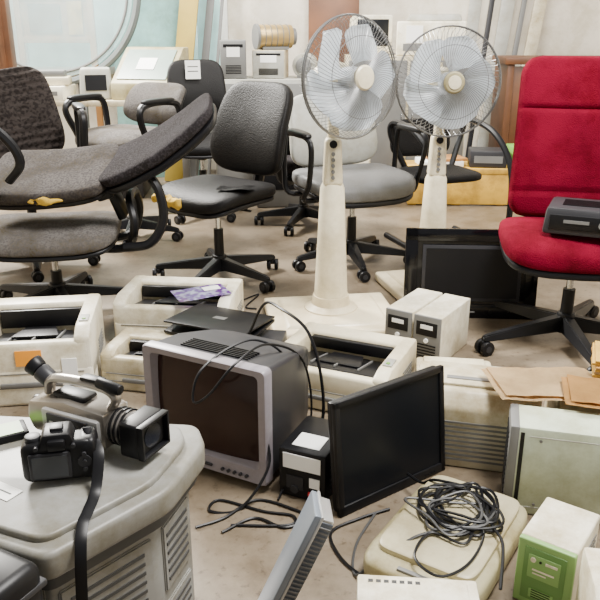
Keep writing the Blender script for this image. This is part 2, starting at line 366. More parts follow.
# ---------------- fans
def fan(label,loc,rz,hz,yaw,tiltx=0,Rg=.23,baser=0,mark=False,bs=(.56,.46)):
    e=thing('pedestal_fan',label,'fan',loc,rz)
    mb=MB(FANB); mb.box((0,-.03,.024),(bs[0],bs[1],.048),.014,seg=4); mb.box((0,-.03,.053),(bs[0]*.8,bs[1]*.78,.014),.006,tap=(.92,.92)); mb.lathe([(.120,.05),(.116,.066),(.085,.082),(.078,.12)],n=36)
    mb.obj('base',e,(0,0,0),(0,0,baser))
    mb=MB(CREAM,GRAY); H1=hz-.30
    mb.lathe([(.076,.07),(.073,.12),(.064,.3),(.051,H1-.14),(.043,H1-.12)],n=32)
    mb.obj('column',e)
    mb=MB(CREAM,GRAY,RED,BLACK)
    mb.box((0,0,H1-.03),(.085,.085,.20),.02,seg=3,tap=(.8,.8))
    for k in range(5): mb.cyl((0,-.034,H1-.09+k*.024),(0,-.048,H1-.09+k*.024),.008,n=12,mi=1)
    mb.cyl((0,-.032,H1+.045),(0,-.046,H1+.045),.016,n=16,mi=3)
    mb.obj('control_panel',e)
    mb=MB(CREAM,METAL); mb.cyl((0,0,H1+.06),(0,0,hz-.10),.026,.018); mb.lathe([(.03,hz-.14),(.033,hz-.11),(.028,hz-.06),(.02,hz-.03)],n=24); mb.obj('neck',e)
    hd=(Matrix.Translation((0,0,hz))@Matrix.Rotation(R(yaw-rz),4,'Z')@Matrix.Rotation(R(tiltx),4,'X'))
    A=hd.to_euler(); rot=[math.degrees(a) for a in A]
    def hobj(mb,name,label=None): return mb.obj(name,e,hd.translation,rot,label)
    Y2=Matrix.Rotation(R(90),4,'X')
    mb=MB(CREAM,GRAY); mb.lathe([(.02,-.10),(.05,-.085),(.062,-.05),(.066,0),(.06,.035),(.05,.045)],n=32,M=Y2); mb.cyl((0,.03,.05),(0,.03,.085),.009,n=12); hobj(mb,'motor_housing')
    yc=-.105
    for i in range(5):
        mb=MB(BLADE); b=bmesh.new(); g=[]; nr,na=12,9
        for a in range(nr+1):
            t=a/nr; r=.035+(.203-.035)*t; hw=R(22+21*math.sin(t*math.pi*.62))*(1 if t<.75 else max(.12,math.sqrt(max(0,1-((t-.75)/.26)**2))))
            row=[]
            for k in range(na+1):
                u=-1+2*k/na; an=u*hw+R(18)*t; row.append(b.verts.new((r*math.sin(an),yc+.030*u-.008*(1-u*u)*t,r*math.cos(an))))
            g.append(row)
        for a in range(nr):
            for k in range(na): b.faces.new((g[a][k],g[a][k+1],g[a+1][k+1],g[a+1][k]))
        bmesh.ops.solidify(b,geom=b.faces[:],thickness=.0018)
        mb.add(b,Matrix.Rotation(R(72*i+10),4,'Y')); hobj(mb,'fan_blade')
    mb=MB(BLADE,YEL); mb.lathe([(.042,-yc-.03),(.042,-yc+.02),(.03,-yc+.035),(.0,-yc+.04)],n=24,M=Y2); hobj(mb,'hub')
    for nm,sg,dp,n in(('front_guard',-1,.075,84),('rear_guard',1,.085,60)):
        mb=MB(WIRE,CREAM,BEIGE)
        for i in range(n):
            a0=2*math.pi*i/n; pts=[]
            for k in range(9):
                t=k/8; r=.04+(Rg-.04)*t; a=a0+(.45*(1-t) if sg<0 else 0)
                pts.append((r*math.cos(a),yc+sg*(.006+dp*math.sqrt(max(0,1-t**3.2))),r*math.sin(a)))
            mb.tube(pts,.0010,n=4)
        for rr,th in((Rg,.0036),(Rg*.66,.0014),(.04,.003)):
            t=(rr-.04)/(Rg-.04); y=yc+sg*(.006+dp*math.sqrt(max(0,1-t**3.2)))
            mb.tube([(rr*math.cos(2*math.pi*k/48),y,rr*math.sin(2*math.pi*k/48)) for k in range(48)],th,n=6,closed=True,mi=0)
        if sg<0:
            mb.lathe([(.047,-yc+dp-.002),(.047,-yc+dp+.008),(.040,-yc+dp+.014),(.0,-yc+dp+.015)],n=32,mi=2 if mark else 1,M=Y2)
            if mark: mb.lathe([(.030,-yc+dp+.014),(.028,-yc+dp+.018),(.0,-yc+dp+.019)],n=24,mi=1,M=Y2)
        hobj(mb,nm)
    return e
fan('cream pedestal fan with pale gray blades turned sideways',(.135,3.10,0),0,1.03,36,-3,baser=8)
fan('cream pedestal fan with tan centre cap beside the glossy television',(.645,3.54,0),0,.985,6,-3,baser=14,mark=True,Rg=.235,bs=(.46,.40))
# ---------------- laser printers
def printer(label,loc,rz,w,d,h,body=WHITE,tray=DGRAY,lab=None,name='laser_printer'):
    e=thing(name,label,'printer',loc,rz)
    mb=MB(body,tray,BLACK,GRAY)
    hd,hw=d/2,w/2
    mb.box((0,0,h*.26),(w,d,h*.52),.014,seg=3)
    for s in(-1,1): mb.prism([(-hd+.002,h*.3),(hd-.002,h*.3),(hd-.002,h),(-hd+.06,h),(-hd+.002,h*.90)],.055,.012,0,T(s*(hw-.0275),0,0))
    mb.box((0,hd-.045,h*.72),(w*.97,.088,h*.54),.012,seg=3)
    mb.box((0,-hd+.022,h*.62),(w*.97,.042,h*.46),.012,seg=3)
    vents(mb,(hw+.0005,hd*.3,h*.45),(0,1,0),(0,0,1),6,d*.3,.012,.005,3)
    vents(mb,(0,-hd-.0005,h*.45),(1,0,0),(0,0,1),1,w*.86,.01,.003,3)
    vents(mb,(0,-hd-.0005,h*.26),(1,0,0),(0,0,1),1,w*.9,.01,.003,3)
    mb.box((0,-hd-.002,h*.30),(w*.5,.010,.016),.003,mi=3)
    mb.obj('body',e)
    mb=MB(tray,BLACK,GRAY)
    mb.box((0,-.01,h*.62),(w-.11,d-.12,h*.1),.006,rot=(-12,0,0))
    for k in range(3): mb.box(((k-1)*w*.2,-.02,h*.70),(.006,d-.2,.010),.002,mi=2,rot=(-12,0,0))
    mb.box((0,hd-.095,h*.80),(w-.12,.03,h*.25),.004,mi=1)
    mb.prism([(-w*.20,-d*.22),(w*.20,-d*.22),(w*.13,d*.10),(-w*.13,d*.10)],(h*.70,h*.74),.004,1,Matrix.Rotation(R(-6),4,'X'),axis='z')
    mb.obj('output_tray',e)
    mb=MB(LGRAY,GREEN); mb.box((hw-.028,-hd+.11,h+.002),(.032,.06,.006),.002); mb.cyl((hw-.028,-hd+.095,h+.003),(hw-.028,-hd+.095,h+.008),.007,n=12,mi=1); mb.obj('button_panel',e)
    if lab:
        mb=MB(lab); mb.box((.0,-hd-.0015,h*.66),(.085,.003,.055)); mb.obj('sticker',e,label='orange sticker')
        mb=MB(PAPER); mb.box((.13,-hd-.0015,h*.5),(.05,.003,.07)); mb.obj('sticker',e,label='white paper sticker')
    return e
printer('white laser printer with orange sticker and open paper tray',(-.935,2.48,0),8,.41,.38,.27,lab=ORANGE)
printer('white low laser printer with printed purple packet on it',(-.50,2.95,0),-6,.48,.32,.20)
printer('small off-white printer tucked behind the tube monitor',(-.52,2.50,0),-12,.34,.24,.15,body=OFFW)
printer('cream laser printer with deep dark output tray',(.155,2.41,0),-24,.43,.36,.17,body=CREAM,tray=BLACK)
mb=MB(PURP,PAPER)
mb.grid(.22,.13,8,6,lambda x,y:(x,y,.002*math.sin(x*30)),.003); mb.box((.05,.02,.004),(.07,.04,.002),mi=1)
solo(mb,'plastic_packet','flat glossy purple printed packet on a printer','packet',(-.40,2.86,.212),(2,0,26))
mb=MB(DGRAY,BLACK,SILV); mb.box((0,0,.065),(.26,.16,.13),.006); vents(mb,(0,-.081,.08),(1,0,0),(0,0,1),3,.22,.02,.006,1)
solo(mb,'disc_player','dark disc player carrying a black laptop','disc player',(-.19,2.60,0),-8)
lp=thing('laptop','thin black laptop resting slightly open across small boxes','laptop',(-.30,2.62,.156),(2,0,-24))
mb=MB(BLACK,DGRAY,GRAY); mb.box((0,0,.007),(.34,.25,.014),.005); vents(mb,(-.171,0,.007),(0,-1,0),(0,0,1),2,.12,.006,.003,2); mb.obj('keyboard_base',lp)
mb=MB(BLACK,GRAY); mb.box((0,-.125,.005),(.34,.25,.009),.004); mb.box((0,-.125,.010),(.05,.03,.001),mi=1); mb.obj('display_lid',lp,(0,.125,.016),(-6,0,0))
# ---------------- CRT monitor
def crt(loc,rz):
    e=thing('tube_monitor','lavender gray tube computer monitor with dark reddish glass','monitor',loc,rz)
    w,h=.41,.352; z0=.022+h/2
    mb=MB(PLUM,DGRAY)
    b=bmesh.new()
    def ring(y,ww,hh,zc):
        r=.014; pts=[]
        for sx,sz,a0 in((1,1,0),(-1,1,90),(-1,-1,180),(1,-1,270)):
            for k in range(4):
                a=R(a0+30*k); pts.append((sx*(ww/2-r)+r*math.cos(a),y,zc+sz*(hh/2-r)+r*math.sin(a)))
        return [b.verts.new(p) for p in pts]
    rg=[ring(.030,w-.075,h-.090,z0+.012),ring(-.001,w-.052,h-.066,z0+.012),ring(-.004,w-.006,h-.006,z0),ring(.002,w,h,z0),ring(.030,w,h,z0)]
    for p,q in zip(rg,rg[1:]):
        for k in range(16): b.faces.new((p[k],p[(k+1)%16],q[(k+1)%16],q[k]))
    bmesh.ops.recalc_face_normals(b,faces=b.faces[:]); mb.add(b)
    mb.box((0,-.006,z0-h/2+.022),(.05,.006,.008),.002,mi=1)
    for k in range(5): mb.cyl((.06+k*.02,-.003,z0-h/2+.02),(.06+k*.02,-.01,z0-h/2+.02),.005,n=12,mi=1)
    mb.obj('bezel',e)
    mb=MB(SCREEN)
    mb.grid(w-.07,h-.085,16,16,lambda x,y:(x,.026-.020*(1-(2*x/(w-.07))**2*.6-(2*y/(h-.085))**2*.4),z0+.012+y),.002); mb.obj('screen',e)
    mb=MB(DGRAY,BLACK); b=bmesh.new()
    rg=[ring(.028,w-.012,h-.012,z0),ring(.15,w-.02,h-.03,z0-.005),ring(.28,w*.84,h*.80,z0-.015),ring(.36,w*.70,h*.66,z0-.02),ring(.375,w*.6,h*.55,z0-.02)]
    for p,q in zip(rg,rg[1:]):
        for k in range(16): b.faces.new((p[k],p[(k+1)%16],q[(k+1)%16],q[k]))
    b.faces.new(rg[-1]); bmesh.ops.recalc_face_normals(b,faces=b.faces[:]); mb.add(b)
    for k in range(6): mb.box((0,.06+.012*k,z0+h/2-.0085-.001*k),(w*.55,.004,.006),mi=1,rot=(-5,0,0))
    mb.obj('housing',e)
    mb=MB(PLUM); mb.lathe([(.12,0),(.125,.01),(.11,.018),(.07,.026),(.06,.04)],n=32); mb.obj('swivel_stand',e,(0,.17,0))
    return e
crt((-.27,1.87,0),-28)
# ---------------- LCD monitors
def lcd(name,label,loc,rot,w,h,body,scr,bez=.018,stand=True,th=.03,chin=.01):
    e=thing(name,label,'monitor',loc,rot)
    mb=MB(body,BLACK)
    mb.box((0,th*.6,h/2),(w*.98,th,h*.97),.008); mb.box((0,th*1.3,h*.45),(w*.6,th*.9,h*.6),.012,tap=(.9,1))
    for z,hh in((h-bez/2,bez),((bez+chin)/2,bez+chin)): mb.box((0,0,z),(w,.016,hh),.003)
    for s in(-1,1): mb.box((s*(w/2-bez/2),0,h/2),(bez,.016,h),.003)
    for k in range(4): mb.box((w*.3+k*.012,-.009,bez*.6),(.007,.003,.003),mi=1)
    vents(mb,(0,th*1.75+.001,h*.5),(1,0,0),(0,0,1),7,w*.4,.012,.004,1)
    mb.obj('frame',e)
    mb=MB(scr,LGRAY); mb.box((0,-.0005,h/2+chin/2),(w-2*bez+.004,.004,h-2*bez-chin+.004)); mb.obj('screen',e)
    if stand:
        mb=MB(body); mb.box((0,th*2.2,h*.22),(.07,.02,h*.40),.006); mb.sq((.2,.13,.02),.6,.7,None,0,T(0,th*2.4,.01)); mb.obj('stand',e)
    return e
lcd('flat_monitor','black flat-panel monitor standing on its lower edge',(.262,1.785,.0),(-6,0,36),.395,.325,BLACK,LCDM)
tv=lcd('television','glossy black flat television leaning by the fan stand',(.75,3.12,0),(-5,0,-4),.58,.40,BLACKG,BLACKG,bez=.055,th=.05,stand=False)
mb=MB(BLACK,DGRAY); mb.box((0,-.011,.205),(.43,.004,.25),.001,mi=1); mb.box((0,-.0135,.205),(.40,.002,.22),mi=0)
mb.obj('inner_frame',tv)
mb=MB(GRAY); mb.box((0,-.010,.03),(.05,.003,.006)); mb.obj('emblem',tv)
e=thing('slim_panel','slim blue-gray flat panel with finely slatted dark face','panel',(-.078,1.25,.004),(0,23,4))
mb=MB(BLUEG,SILV); mb.box((-.010,.045,.160),(.016,.09,.32),.004); mb.box((-.001,.045,.160),(.006,.094,.324),.002,mi=1); mb.obj('frame',e)
mb=MB(mat('panel_slate',(.07,.08,.095),.4),GRAY,SILV); mb.box((.014,.045,.158),(.030,.085,.300),.003)
for k in range(26): mb.box((.014,.0010,.020+k*.011),(.024,.003,.004),.0008,mi=1)
mb.box((.014,.045,.310),(.026,.08,.008),.002,mi=2)
mb.obj('slatted_face',e)
# ---------------- small boxes by the fan
def mini(label,loc,rz):
    e=thing('mini_tower',label,'computer',loc,rz,group='pair of small white boxes')
    mb=MB(WHITE); mb.box((0,.01,.10),(.112,.28,.20),.006); mb.obj('case',e)
    mb=MB(GRAY,BLACK,PAPER); mb.box((0,-.133,.10),(.111,.012,.20),.004); mb.box((0,-.1395,.15),(.085,.003,.055),.001,mi=1); mb.box((.0,-.1415,.158),(.05,.002,.016),mi=2)
    vents(mb,(0,-.1395,.055),(1,0,0),(0,0,1),6,.08,.012,.005,1); mb.cyl((0,-.138,.103),(0,-.144,.103),.009,n=14,mi=2)
    mb.obj('front_panel',e)
    return e
mini('small white box unit with gray front panel',(.455,2.80,0),-34)
mini('small white box unit with gray front panel',(.555,2.733,0),-34)
e=thing('power_supply','black power supply box with white warning labels','power supply',(.045,1.84,0),-24)
mb=MB(BLACK,PAPER,YEL,DGRAY); mb.box((0,0,.075),(.14,.2,.15),.008); mb.box((0,-.101,.115),(.11,.002,.045),mi=1); mb.box((-.02,-.101,.05),(.05,.002,.04),mi=3); mb.box((.038,-.101,.06),(.03,.002,.03),mi=1)
mb.box((0,-.04,.1505),(.08,.07,.002),mi=1)
vents(mb,(.0705,0,.07),(0,1,0),(0,0,1),6,.14,.016,.006,3); mb.obj('case',e)
mb=MB(DGRAY); mb.cyl((-.02,-.1,.03),(-.02,-.106,.03),.012,n=16); mb.obj('socket',e)
mb=MB(RED); mb.box((.03,-.102,.025),(.02,.008,.012),.002); mb.obj('switch',e,label='red rocker switch')
# ---------------- right side beige boxes
def bigprinter(label,loc,rz,w,d,h,body):
    e=thing('desktop_printer',label,'printer',loc,rz)
    hd=d/2
    mb=MB(body,GRAY); mb.prism([(-hd,0),(hd,0),(hd,h*.92),(hd-.03,h),(-hd+.04,h),(-hd,h*.82)],w,.01)
    vents(mb,(0,-hd-.001,h*.38),(1,0,0),(0,0,1),9,w*.7,.015,.006,1); vents(mb,(w/2+.001,0,h*.4),(0,1,0),(0,0,1),9,d*.6,.015,.006,1); mb.obj('body',e)
    mb=MB(body,GRAY); mb.box((0,.01,h+.004),(w*.8,d*.6,.010),.004); mb.box((0,-hd*.2,h+.010),(w*.5,.02,.004),.002,mi=1); mb.obj('lid',e)
    return e
bigprinter('beige desktop printer with rows of vents',(.53,2.02,0),-14,.36,.25,.235,OFFW)
bigprinter('low cream printer behind the flat monitor',(.53,2.34,0),-8,.26,.2,.12,CREAM)
bigprinter('beige printer carrying loose cardboard',(.95,1.97,0),-8,.40,.22,.235,OFFW)
def envelope(label,loc,rot,w,d,m,seed,lift=.03,amp=.006,cut=.25):
    def fn(q):
        def f(x,y):
            n=noise.noise(Vector((x*14+seed,y*14,q*3)))+.5*noise.noise(Vector((x*40+seed,y*40,q)))
            cx=max(0,x/w-.5+cut)
            z=q*.006+amp*(n+1)+lift*max(0,-x/w-.15)*1.2
            return (x-.25*cx*abs(y)*2+q*.010,y*(1-.5*cx)+q*.008,z)
        return f
    mb=MB(m)
    mb.grid(w,d,24,18,fn(0),.0018); mb.grid(w*.96,d*.94,24,18,fn(1),.0018)
    return solo(mb,'cardboard_folder',label,'cardboard',loc,rot,None)
envelope('large crumpled tan cardboard sheet lying on printers',(.70,1.925,.258),(0,1,4),.32,.20,CARD,1.3,.015,.005,.2)
envelope('orange-brown cardboard sheet overlapping the computer case',(.86,1.82,.278),(1,-2,-14),.28,.17,CARD2,7.7,.012,.004,.1)
mb=MB(YTAN,CARD,CARD2)
for k in range(7): mb.box((random.uniform(-.008,.008),random.uniform(-.006,.006),.005+k*.009),(.20,.14,.007),.001,mi=(0,0,1,0,2,0,0)[k],rot=(0,0,random.uniform(-4,4)))
solo(mb,'card_stack','yellow-tan stack of cardboard sheets on the beige printer','cardboard',(.965,2.00,.262),(3,0,-18))
e=thing('computer_tower','pale gray-green desktop computer case lying on its side','computer',(.855,1.685,0),-14)
mb=MB(TOWG,GRAY,LGRAY); mb.box((.015,0,.13),(.61,.13,.258),.006); vents(mb,(.02,-.0655,.235),(1,0,0),(0,0,1),1,.56,.01,.0025,2); vents(mb,(.02,-.0655,.025),(1,0,0),(0,0,1),1,.56,.01,.0025,2)
for x,z in((-.23,.225),(.1,.225),(-.23,.035),(.1,.035)): mb.cyl((x,-.064,z),(x,-.068,z),.004,n=10,mi=1)
mb.obj('case',e)
mb=MB(GRAY,BLACK,LGRAY); mb.box((-.295,0,.13),(.026,.132,.26),.006); vents(mb,(-.309,0,.135),(0,-1,0),(0,0,1),14,.08,.014,.006,1); mb.box((-.276,-.0665,.13),(.010,.002,.23),mi=1); mb.obj('front_panel',e)
e=thing('battery_backup','beige battery backup unit with soft green front panel','battery backup',(.590,1.415,0),-36)
mb=MB(WHITE,GRAY); mb.box((0,.0,.085),(.125,.17,.170),.005,seg=3); vents(mb,(.063,.02,.09),(0,1,0),(0,0,1),6,.08,.016,.006,1); mb.obj('case',e)
mb=MB(LGREEN,GREEND,WHITE,BLACK); mb.box((0,-.091,.085),(.124,.016,.168),.004,seg=3); mb.box((0,-.0995,.085),(.092,.003,.136),.003,mi=1); mb.box((0,-.1015,.108),(.070,.003,.060),.003,mi=0)
mb.box((0,-.1015,.038),(.054,.003,.024),.002,mi=0)
for k in range(4): mb.box((0,-.1035,.030+k*.006),(.042,.001,.002),mi=3)
mb.cyl((-.024,-.102,.126),(-.024,-.105,.126),.006,n=12,mi=2); mb.cyl((-.008,-.102,.126),(-.008,-.105,.126),.003,n=10,mi=3); mb.box((.016,-.104,.126),(.026,.001,.006),mi=2); mb.box((0,-.104,.102),(.048,.001,.004),mi=2); mb.box((-.008,-.104,.093),(.030,.001,.003),mi=2); mb.obj('front_panel',e)
e=thing('control_unit','white box with gray push buttons','electronic unit',(.735,1.15,0),-10)
mb=MB(WHITE); mb.prism([(-.11,0),(.11,0),(.11,.21),(-.01,.21),(-.11,.16)],.34,.008); mb.obj('case',e)
mb=MB(LGRAY,GRAY)
M=T(0,-.06,.1875)@Matrix.Rotation(R(26.5),4,'X')
flatbox(mb,M,.29,.085,.004,0)
for r_ in range(2):
    for k in range(8):
        b=bmesh.new(); bmesh.ops.create_cone(b,cap_ends=True,segments=14,radius1=.010,radius2=.008,depth=.008); mb.add(b,M@T(-.125+k*.034,-.017+r_*.032,.004),1)
mb.obj('button_panel',e)
e=thing('flatbed_scanner','beige flatbed scanner covered by tangled black cable','scanner',(.365,1.53,0),-33)
mb=MB(BEIGE,GRAY); mb.sq((.29,.43,.07),.35,.28,None,0,T(0,0,.035),nu=64); mb.obj('body',e)
mb=MB(mat('pale_beige_plastic',(.43,.385,.245),.42,dirt=.3),GRAY); mb.sq((.245,.36,.024),.35,.22,None,0,T(0,.015,.074),nu=64); mb.box((0,-.195,.066),(.09,.012,.008),.002,mi=1); mb.obj('lid',e)
e=thing('white_unit','white electronic unit with printed top edge','electronic unit',(.235,1.19,0),-5)
mb=MB(WHITE,GRAY); mb.box((0,0,.075),(.245,.15,.15),.006); mb.box((0,-.076,.13),(.22,.002,.025),mi=1); mb.box((0,.02,.151),(.2,.08,.003),.001); mb.obj('case',e)
mb=MB(INK)
for k in range(7): mb.box((-.095+k*.016,.052,.1525),(.010,.009,.001))
mb.obj('print_marks',e)
# cables
def cable(label,pts,r=.0035,m=BLACK,sm=8):
    mb=MB(m); mb.tube(pts,r,n=6,smooth=sm); return solo(mb,'cable',label,'cable',(0,0,0))
def tangle(cx,cy,z,n,rx,ry,seed,lo=.35,dz=.014):
    random.seed(seed); pts=[]; a=0
    for i in range(n):
        a+=random.uniform(.9,1.7); rr=random.uniform(lo,1)
        pts.append((cx+rx*rr*math.cos(a),cy+ry*rr*math.sin(a),z+random.uniform(0,dz)))
    return pts
GCAB=mat('gray_cable',(.05,.05,.05),.5)
cable('long black cable looped over the scanner',[(.30,1.80,.05),(.33,1.74,.06),(.36,1.70,.095)]+tangle(.40,1.58,.092,24,.12,.12,3)+[(.46,1.5,.10),(.47,1.44,.092),(.44,1.33,.06)],.004)
cable('gray cable lying in loops across the scanner lid',tangle(.37,1.55,.096,16,.13,.12,8)+[(.33,1.50,.095),(.27,1.47,.09),(.19,1.45,.05),(.13,1.44,.006),(.14,1.55,.005),(.2,1.68,.005)],.0035,GCAB)
cable('looped black cable hanging over the scanner edge',tangle(.42,1.58,.098,12,.11,.11,12)+[(.44,1.5,.10),(.41,1.42,.095),(.36,1.36,.09),(.30,1.34,.088),(.26,1.40,.092),(.31,1.48,.095),(.38,1.44,.095),(.42,1.50,.10)],.0035)
cable('black cable trailing on the concrete floor',[(-.10,1.80,.2),(-.085,1.76,.1),(-.16,1.70,.006),(-.24,1.69,.005),(-.22,1.74,.005),(-.10,1.69,.005),(-.02,1.67,.005),(-.03,1.63,.005),(-.18,1.63,.005)],.004)
cable('short black power cord curled near the monitors',[(-.2,1.60,.005),(-.12,1.66,.005),(-.04,1.62,.005),(.02,1.66,.005),(-.02,1.70,.005),(-.12,1.74,.005),(-.2,1.66,.005),(-.27,1.62,.005)],.004)
cable('black power cord lying on the floor before the monitor',[(.16,1.42,.005),(.10,1.50,.005),(.08,1.60,.005),(.16,1.66,.005),(.24,1.70,.005)],.004)
cable('black cable draped over the tube monitor',[(-.02,2.02,.12),(-.04,1.97,.32),(-.12,1.96,.385),(-.2,1.90,.385),(-.27,1.82,.35),(-.285,1.79,.28),(-.24,1.77,.31),(-.17,1.79,.39),(-.09,1.92,.39),(.01,2.0,.30),(.03,1.98,.1),(-.06,1.74,.005)],.0035)
cable('thick black cable looping from the laptop to the floor',[(-.18,2.45,.2),(-.12,2.35,.35),(-.06,2.2,.39),(.02,2.1,.36),(.06,2.05,.25),(.07,2.03,.1),(.03,2.0,.02)],.005)
cable('thin black cord on the floor under the swivel chairs',[(-.3,3.3,.005),(-.2,3.42,.005),(-.25,3.25,.005),(-.20,3.22,.005)],.004)
cable('black power cord lying across the floor by the white boxes',[(.38,2.60,.005),(.33,2.64,.005),(.30,2.72,.005),(.34,2.80,.005)],.004)
e=thing('video_recorder','black boxy electronic device on the red seat','video recorder',(1.09,2.78,.492),-24)
mb=MB(DGRAY,BLACK); mb.box((0,0,.05),(.30,.24,.10),.014,tap=(.94,.9)); vents(mb,(0,-.0,.1015),(1,0,0),(0,1,0),7,.18,.016,.006,1); mb.obj('case',e)
mb=MB(BLACK,GRAY); mb.box((0,-.118,.05),(.25,.012,.055),.003); mb.cyl((.06,-.122,.05),(.06,-.13,.05),.013,n=16,mi=1); mb.box((-.03,-.125,.055),(.09,.003,.012),mi=1); mb.obj('front_panel',e)
# ---------------- large gray machine
K=thing('office_machine','large gray office machine with vented sides carrying the cameras','office machine',(-.50,1.22,0),0)
out0=[(-.400,.965),(-.235,1.15),(-.188,1.31),(-.215,1.39),(-.85,1.45),(-.98,1.20)]
out0=[(x+.50,y-1.22) for x,y in out0]
def inset(p,k): return [(x*k,y*k) for x,y in p]
out=round_poly(out0,.024)
mb=MB(KGRAY,KVENT); mb.prism(round_poly(inset(out0,.88),.012),(0,.37),.006,0,axis='z',caps=True)
io=inset(out0,.88)
def facep(i,off,zc):
    p=Vector((*io[i],0));q=Vector((*io[(i+1)%6],0)); d=(q-p).normalized(); nr=Vector((d.y,-d.x,0)); c_=p.lerp(q,off)+nr*.001
    return Matrix(((d.x,nr.x,0,c_.x),(d.y,nr.y,0,c_.y),(0,0,1,zc),(0,0,0,1))),d,nr,c_
for i,off,zc,ln,hh,nv in((0,.5,.262,.19,.15,6),(0,.5,.09,.19,.14,6),(1,.5,.262,.11,.15,6),(1,.5,.09,.11,.14,6),(5,.9,.2,.09,.3,9)):
    M,d,nr,c_=facep(i,off,zc)
    b=bmesh.new(); bmesh.ops.create_cube(b,size=1)
    for v in b.verts: v.co=Vector((v.co.x*ln,v.co.y*.008,v.co.z*hh))
    bmesh.ops.bevel(b,geom=b.edges[:],offset=.003,segments=2,affect='EDGES'); mb.add(b,M,0)
    vents(mb,(c_.x+nr.x*.0045,c_.y+nr.y*.0045,zc),d,(0,0,1),nv,ln*.80,.020,.007,1)
mb.obj('body',K)
mb=MB(KGRAY,KVENT); mb.prism(out,(.385,.438),.010,0,axis='z',caps=True); mb.prism(round_poly(inset(out0,.94),.02),(.355,.39),.005,1,axis='z',caps=True); mb.prism(round_poly(inset(out0,.88),.03),(.43,.450),.006,0,axis='z',caps=True); mb.obj('top_cover',K)
mb=MB(BLACK,DGRAY); mb.box((0,0,.235),(.22,.10,.47),.02,seg=3); mb.box((0,0,.43),(.224,.104,.012),.004,mi=1); mb.tube([(-.05,0,.465),(-.04,0,.50),(.04,0,.50),(.05,0,.465)],.007,n=8,smooth=5,mi=1)
solo(mb,'carrying_case','black carrying case leaning beside the office machine','case',(-.505,.930,0),-28)
# ---------------- camcorder
CB=mat('camcorder_body',(.33,.30,.26),.28,metal=.7)
e=thing('camcorder','silver bronze handheld camcorder with black lens hood','camcorder',(-.405,1.30,.450),64)
mb=MB(CB,BLACK,SILV,DGRAY)
mb.prism([(-.06,.012),(.125,.012),(.138,.040),(.132,.078),(.04,.094),(-.06,.088)],.076,.010)
mb.box((-.041,.018,.050),(.014,.14,.052),.006,mi=2); mb.box((-.050,.02,.052),(.004,.10,.038),.001,mi=3)
for k in range(5): mb.box((-.0525,-.015+k*.018,.052),(.002,.010,.010),.001,mi=2)
mb.box((.041,.025,.053),(.014,.13,.058),.006,mi=0); mb.box((.050,.035,.058),(.004,.075,.030),.001,mi=3); mb.box((.050,-.03,.05),(.004,.03,.045),.001,mi=2)
for k in range(6): mb.cyl((.048,-.035+k*.022,.024),(.053,-.035+k*.022,.024),.005,n=10,mi=1)
for k in range(4): mb.cyl((-.05,-.035+k*.02,.018),(-.056,-.035+k*.02,.018),.005,n=10,mi=1)
mb.cyl((0,.03,0),(0,.03,.014),.03,mi=1); mb.box((0,.04,.094),(.042,.08,.012),.005,mi=1); mb.cyl((0,.135,.05),(0,.145,.05),.02,mi=1)
mb.obj('body',e)
mb=MB(BLACK,mat('lens_ring',(.25,.23,.21),.3,metal=.6))
mb.cyl((0,-.055,.052),(0,-.10,.050),.034,.036,mi=1,bev=.003)
for k in range(3): mb.cyl((0,-.066-k*.011,.052),(0,-.070-k*.011,.052),.0375,mi=0)
mb.obj('lens_barrel',e)
mb=MB(BLACK,LENSG,DGRAY); mb.box((0,-.118,.050),(.084,.045,.070),.006,seg=3)
for s in(-1,1): mb.box((s*.039,-.145,.050),(.005,.014,.066),.001); mb.box((0,-.145,.050+s*.032),(.082,.014,.005),.001)
mb.box((0,-.1405,.050),(.070,.002,.054),.0,mi=0); mb.cyl((0,-.1405,.050),(0,-.1430,.050),.024,mi=1); mb.obj('lens_hood',e)
mb=MB(CB,BLACK,SILV); mb.tube([(0,-.05,.084),(0,-.062,.112),(0,-.03,.126),(0,.04,.126),(0,.095,.116),(0,.105,.086)],.009,n=10,smooth=5,flat=1.5,up=(0,0,1)); mb.box((0,-.01,.138),(.022,.05,.008),.003,mi=1); mb.obj('handle',e)
mb=MB(DGRAY,BLACK,SILV); mb.cyl((.01,.100,.100),(.01,.135,.122),.018,.019,mi=0,bev=.004); mb.cyl((.01,.135,.122),(.01,.155,.134),.018,.022,mi=1,bev=.004); mb.obj('viewfinder',e)
mb=MB(BLACK,DGRAY); mb.cyl((-.010,-.030,.140),(-.010,-.085,.134),.011,mi=0,bev=.004); mb.obj('microphone',e)
# ---------------- DSLR, rear toward viewer (local -Y = rear)
e=thing('still_camera','black digital still camera with neck strap seen from behind','camera',(-.432,1.172,.450),12)
mb=MB(BLACK,DGRAY,SILV)
mb.sq((.128,.05,.078),.30,.32,None,0,T(0,0,.046)); mb.sq((.036,.064,.082),.45,.5,None,0,T(.05,.006,.044)); mb.prism([(-.034,.07),(.034,.07),(.024,.102),(-.024,.102)],.052,.005,axis='y')
mb.box((0,0,.104),(.022,.022,.006),.001,mi=1); mb.cyl((-.042,0,.08),(-.042,0,.092),.014,n=24,mi=1,bev=.002); mb.cyl((.05,.012,.08),(.05,.016,.089),.008,n=16,mi=1)
mb.box((0,-.028,.084),(.030,.014,.020),.004,mi=0)
for x,z in((.045,.03),(.045,.045),(.045,.06),(-.035,.079),(.028,.079)): mb.cyl((x,-.024,z),(x,-.031,z),.0040,n=10,mi=1)
mb.cyl((.045,-.024,.045),(.045,-.028,.045),.012,n=20,mi=1)
mb.obj('body',e)
mb=MB(DGRAY,mat('camera_display',(.03,.034,.04),.15),GRAY); mb.box((-.014,-.0265,.042),(.072,.006,.052),.003,mi=0); mb.box((-.014,-.030,.042),(.060,.001,.042),mi=1); mb.obj('display',e)
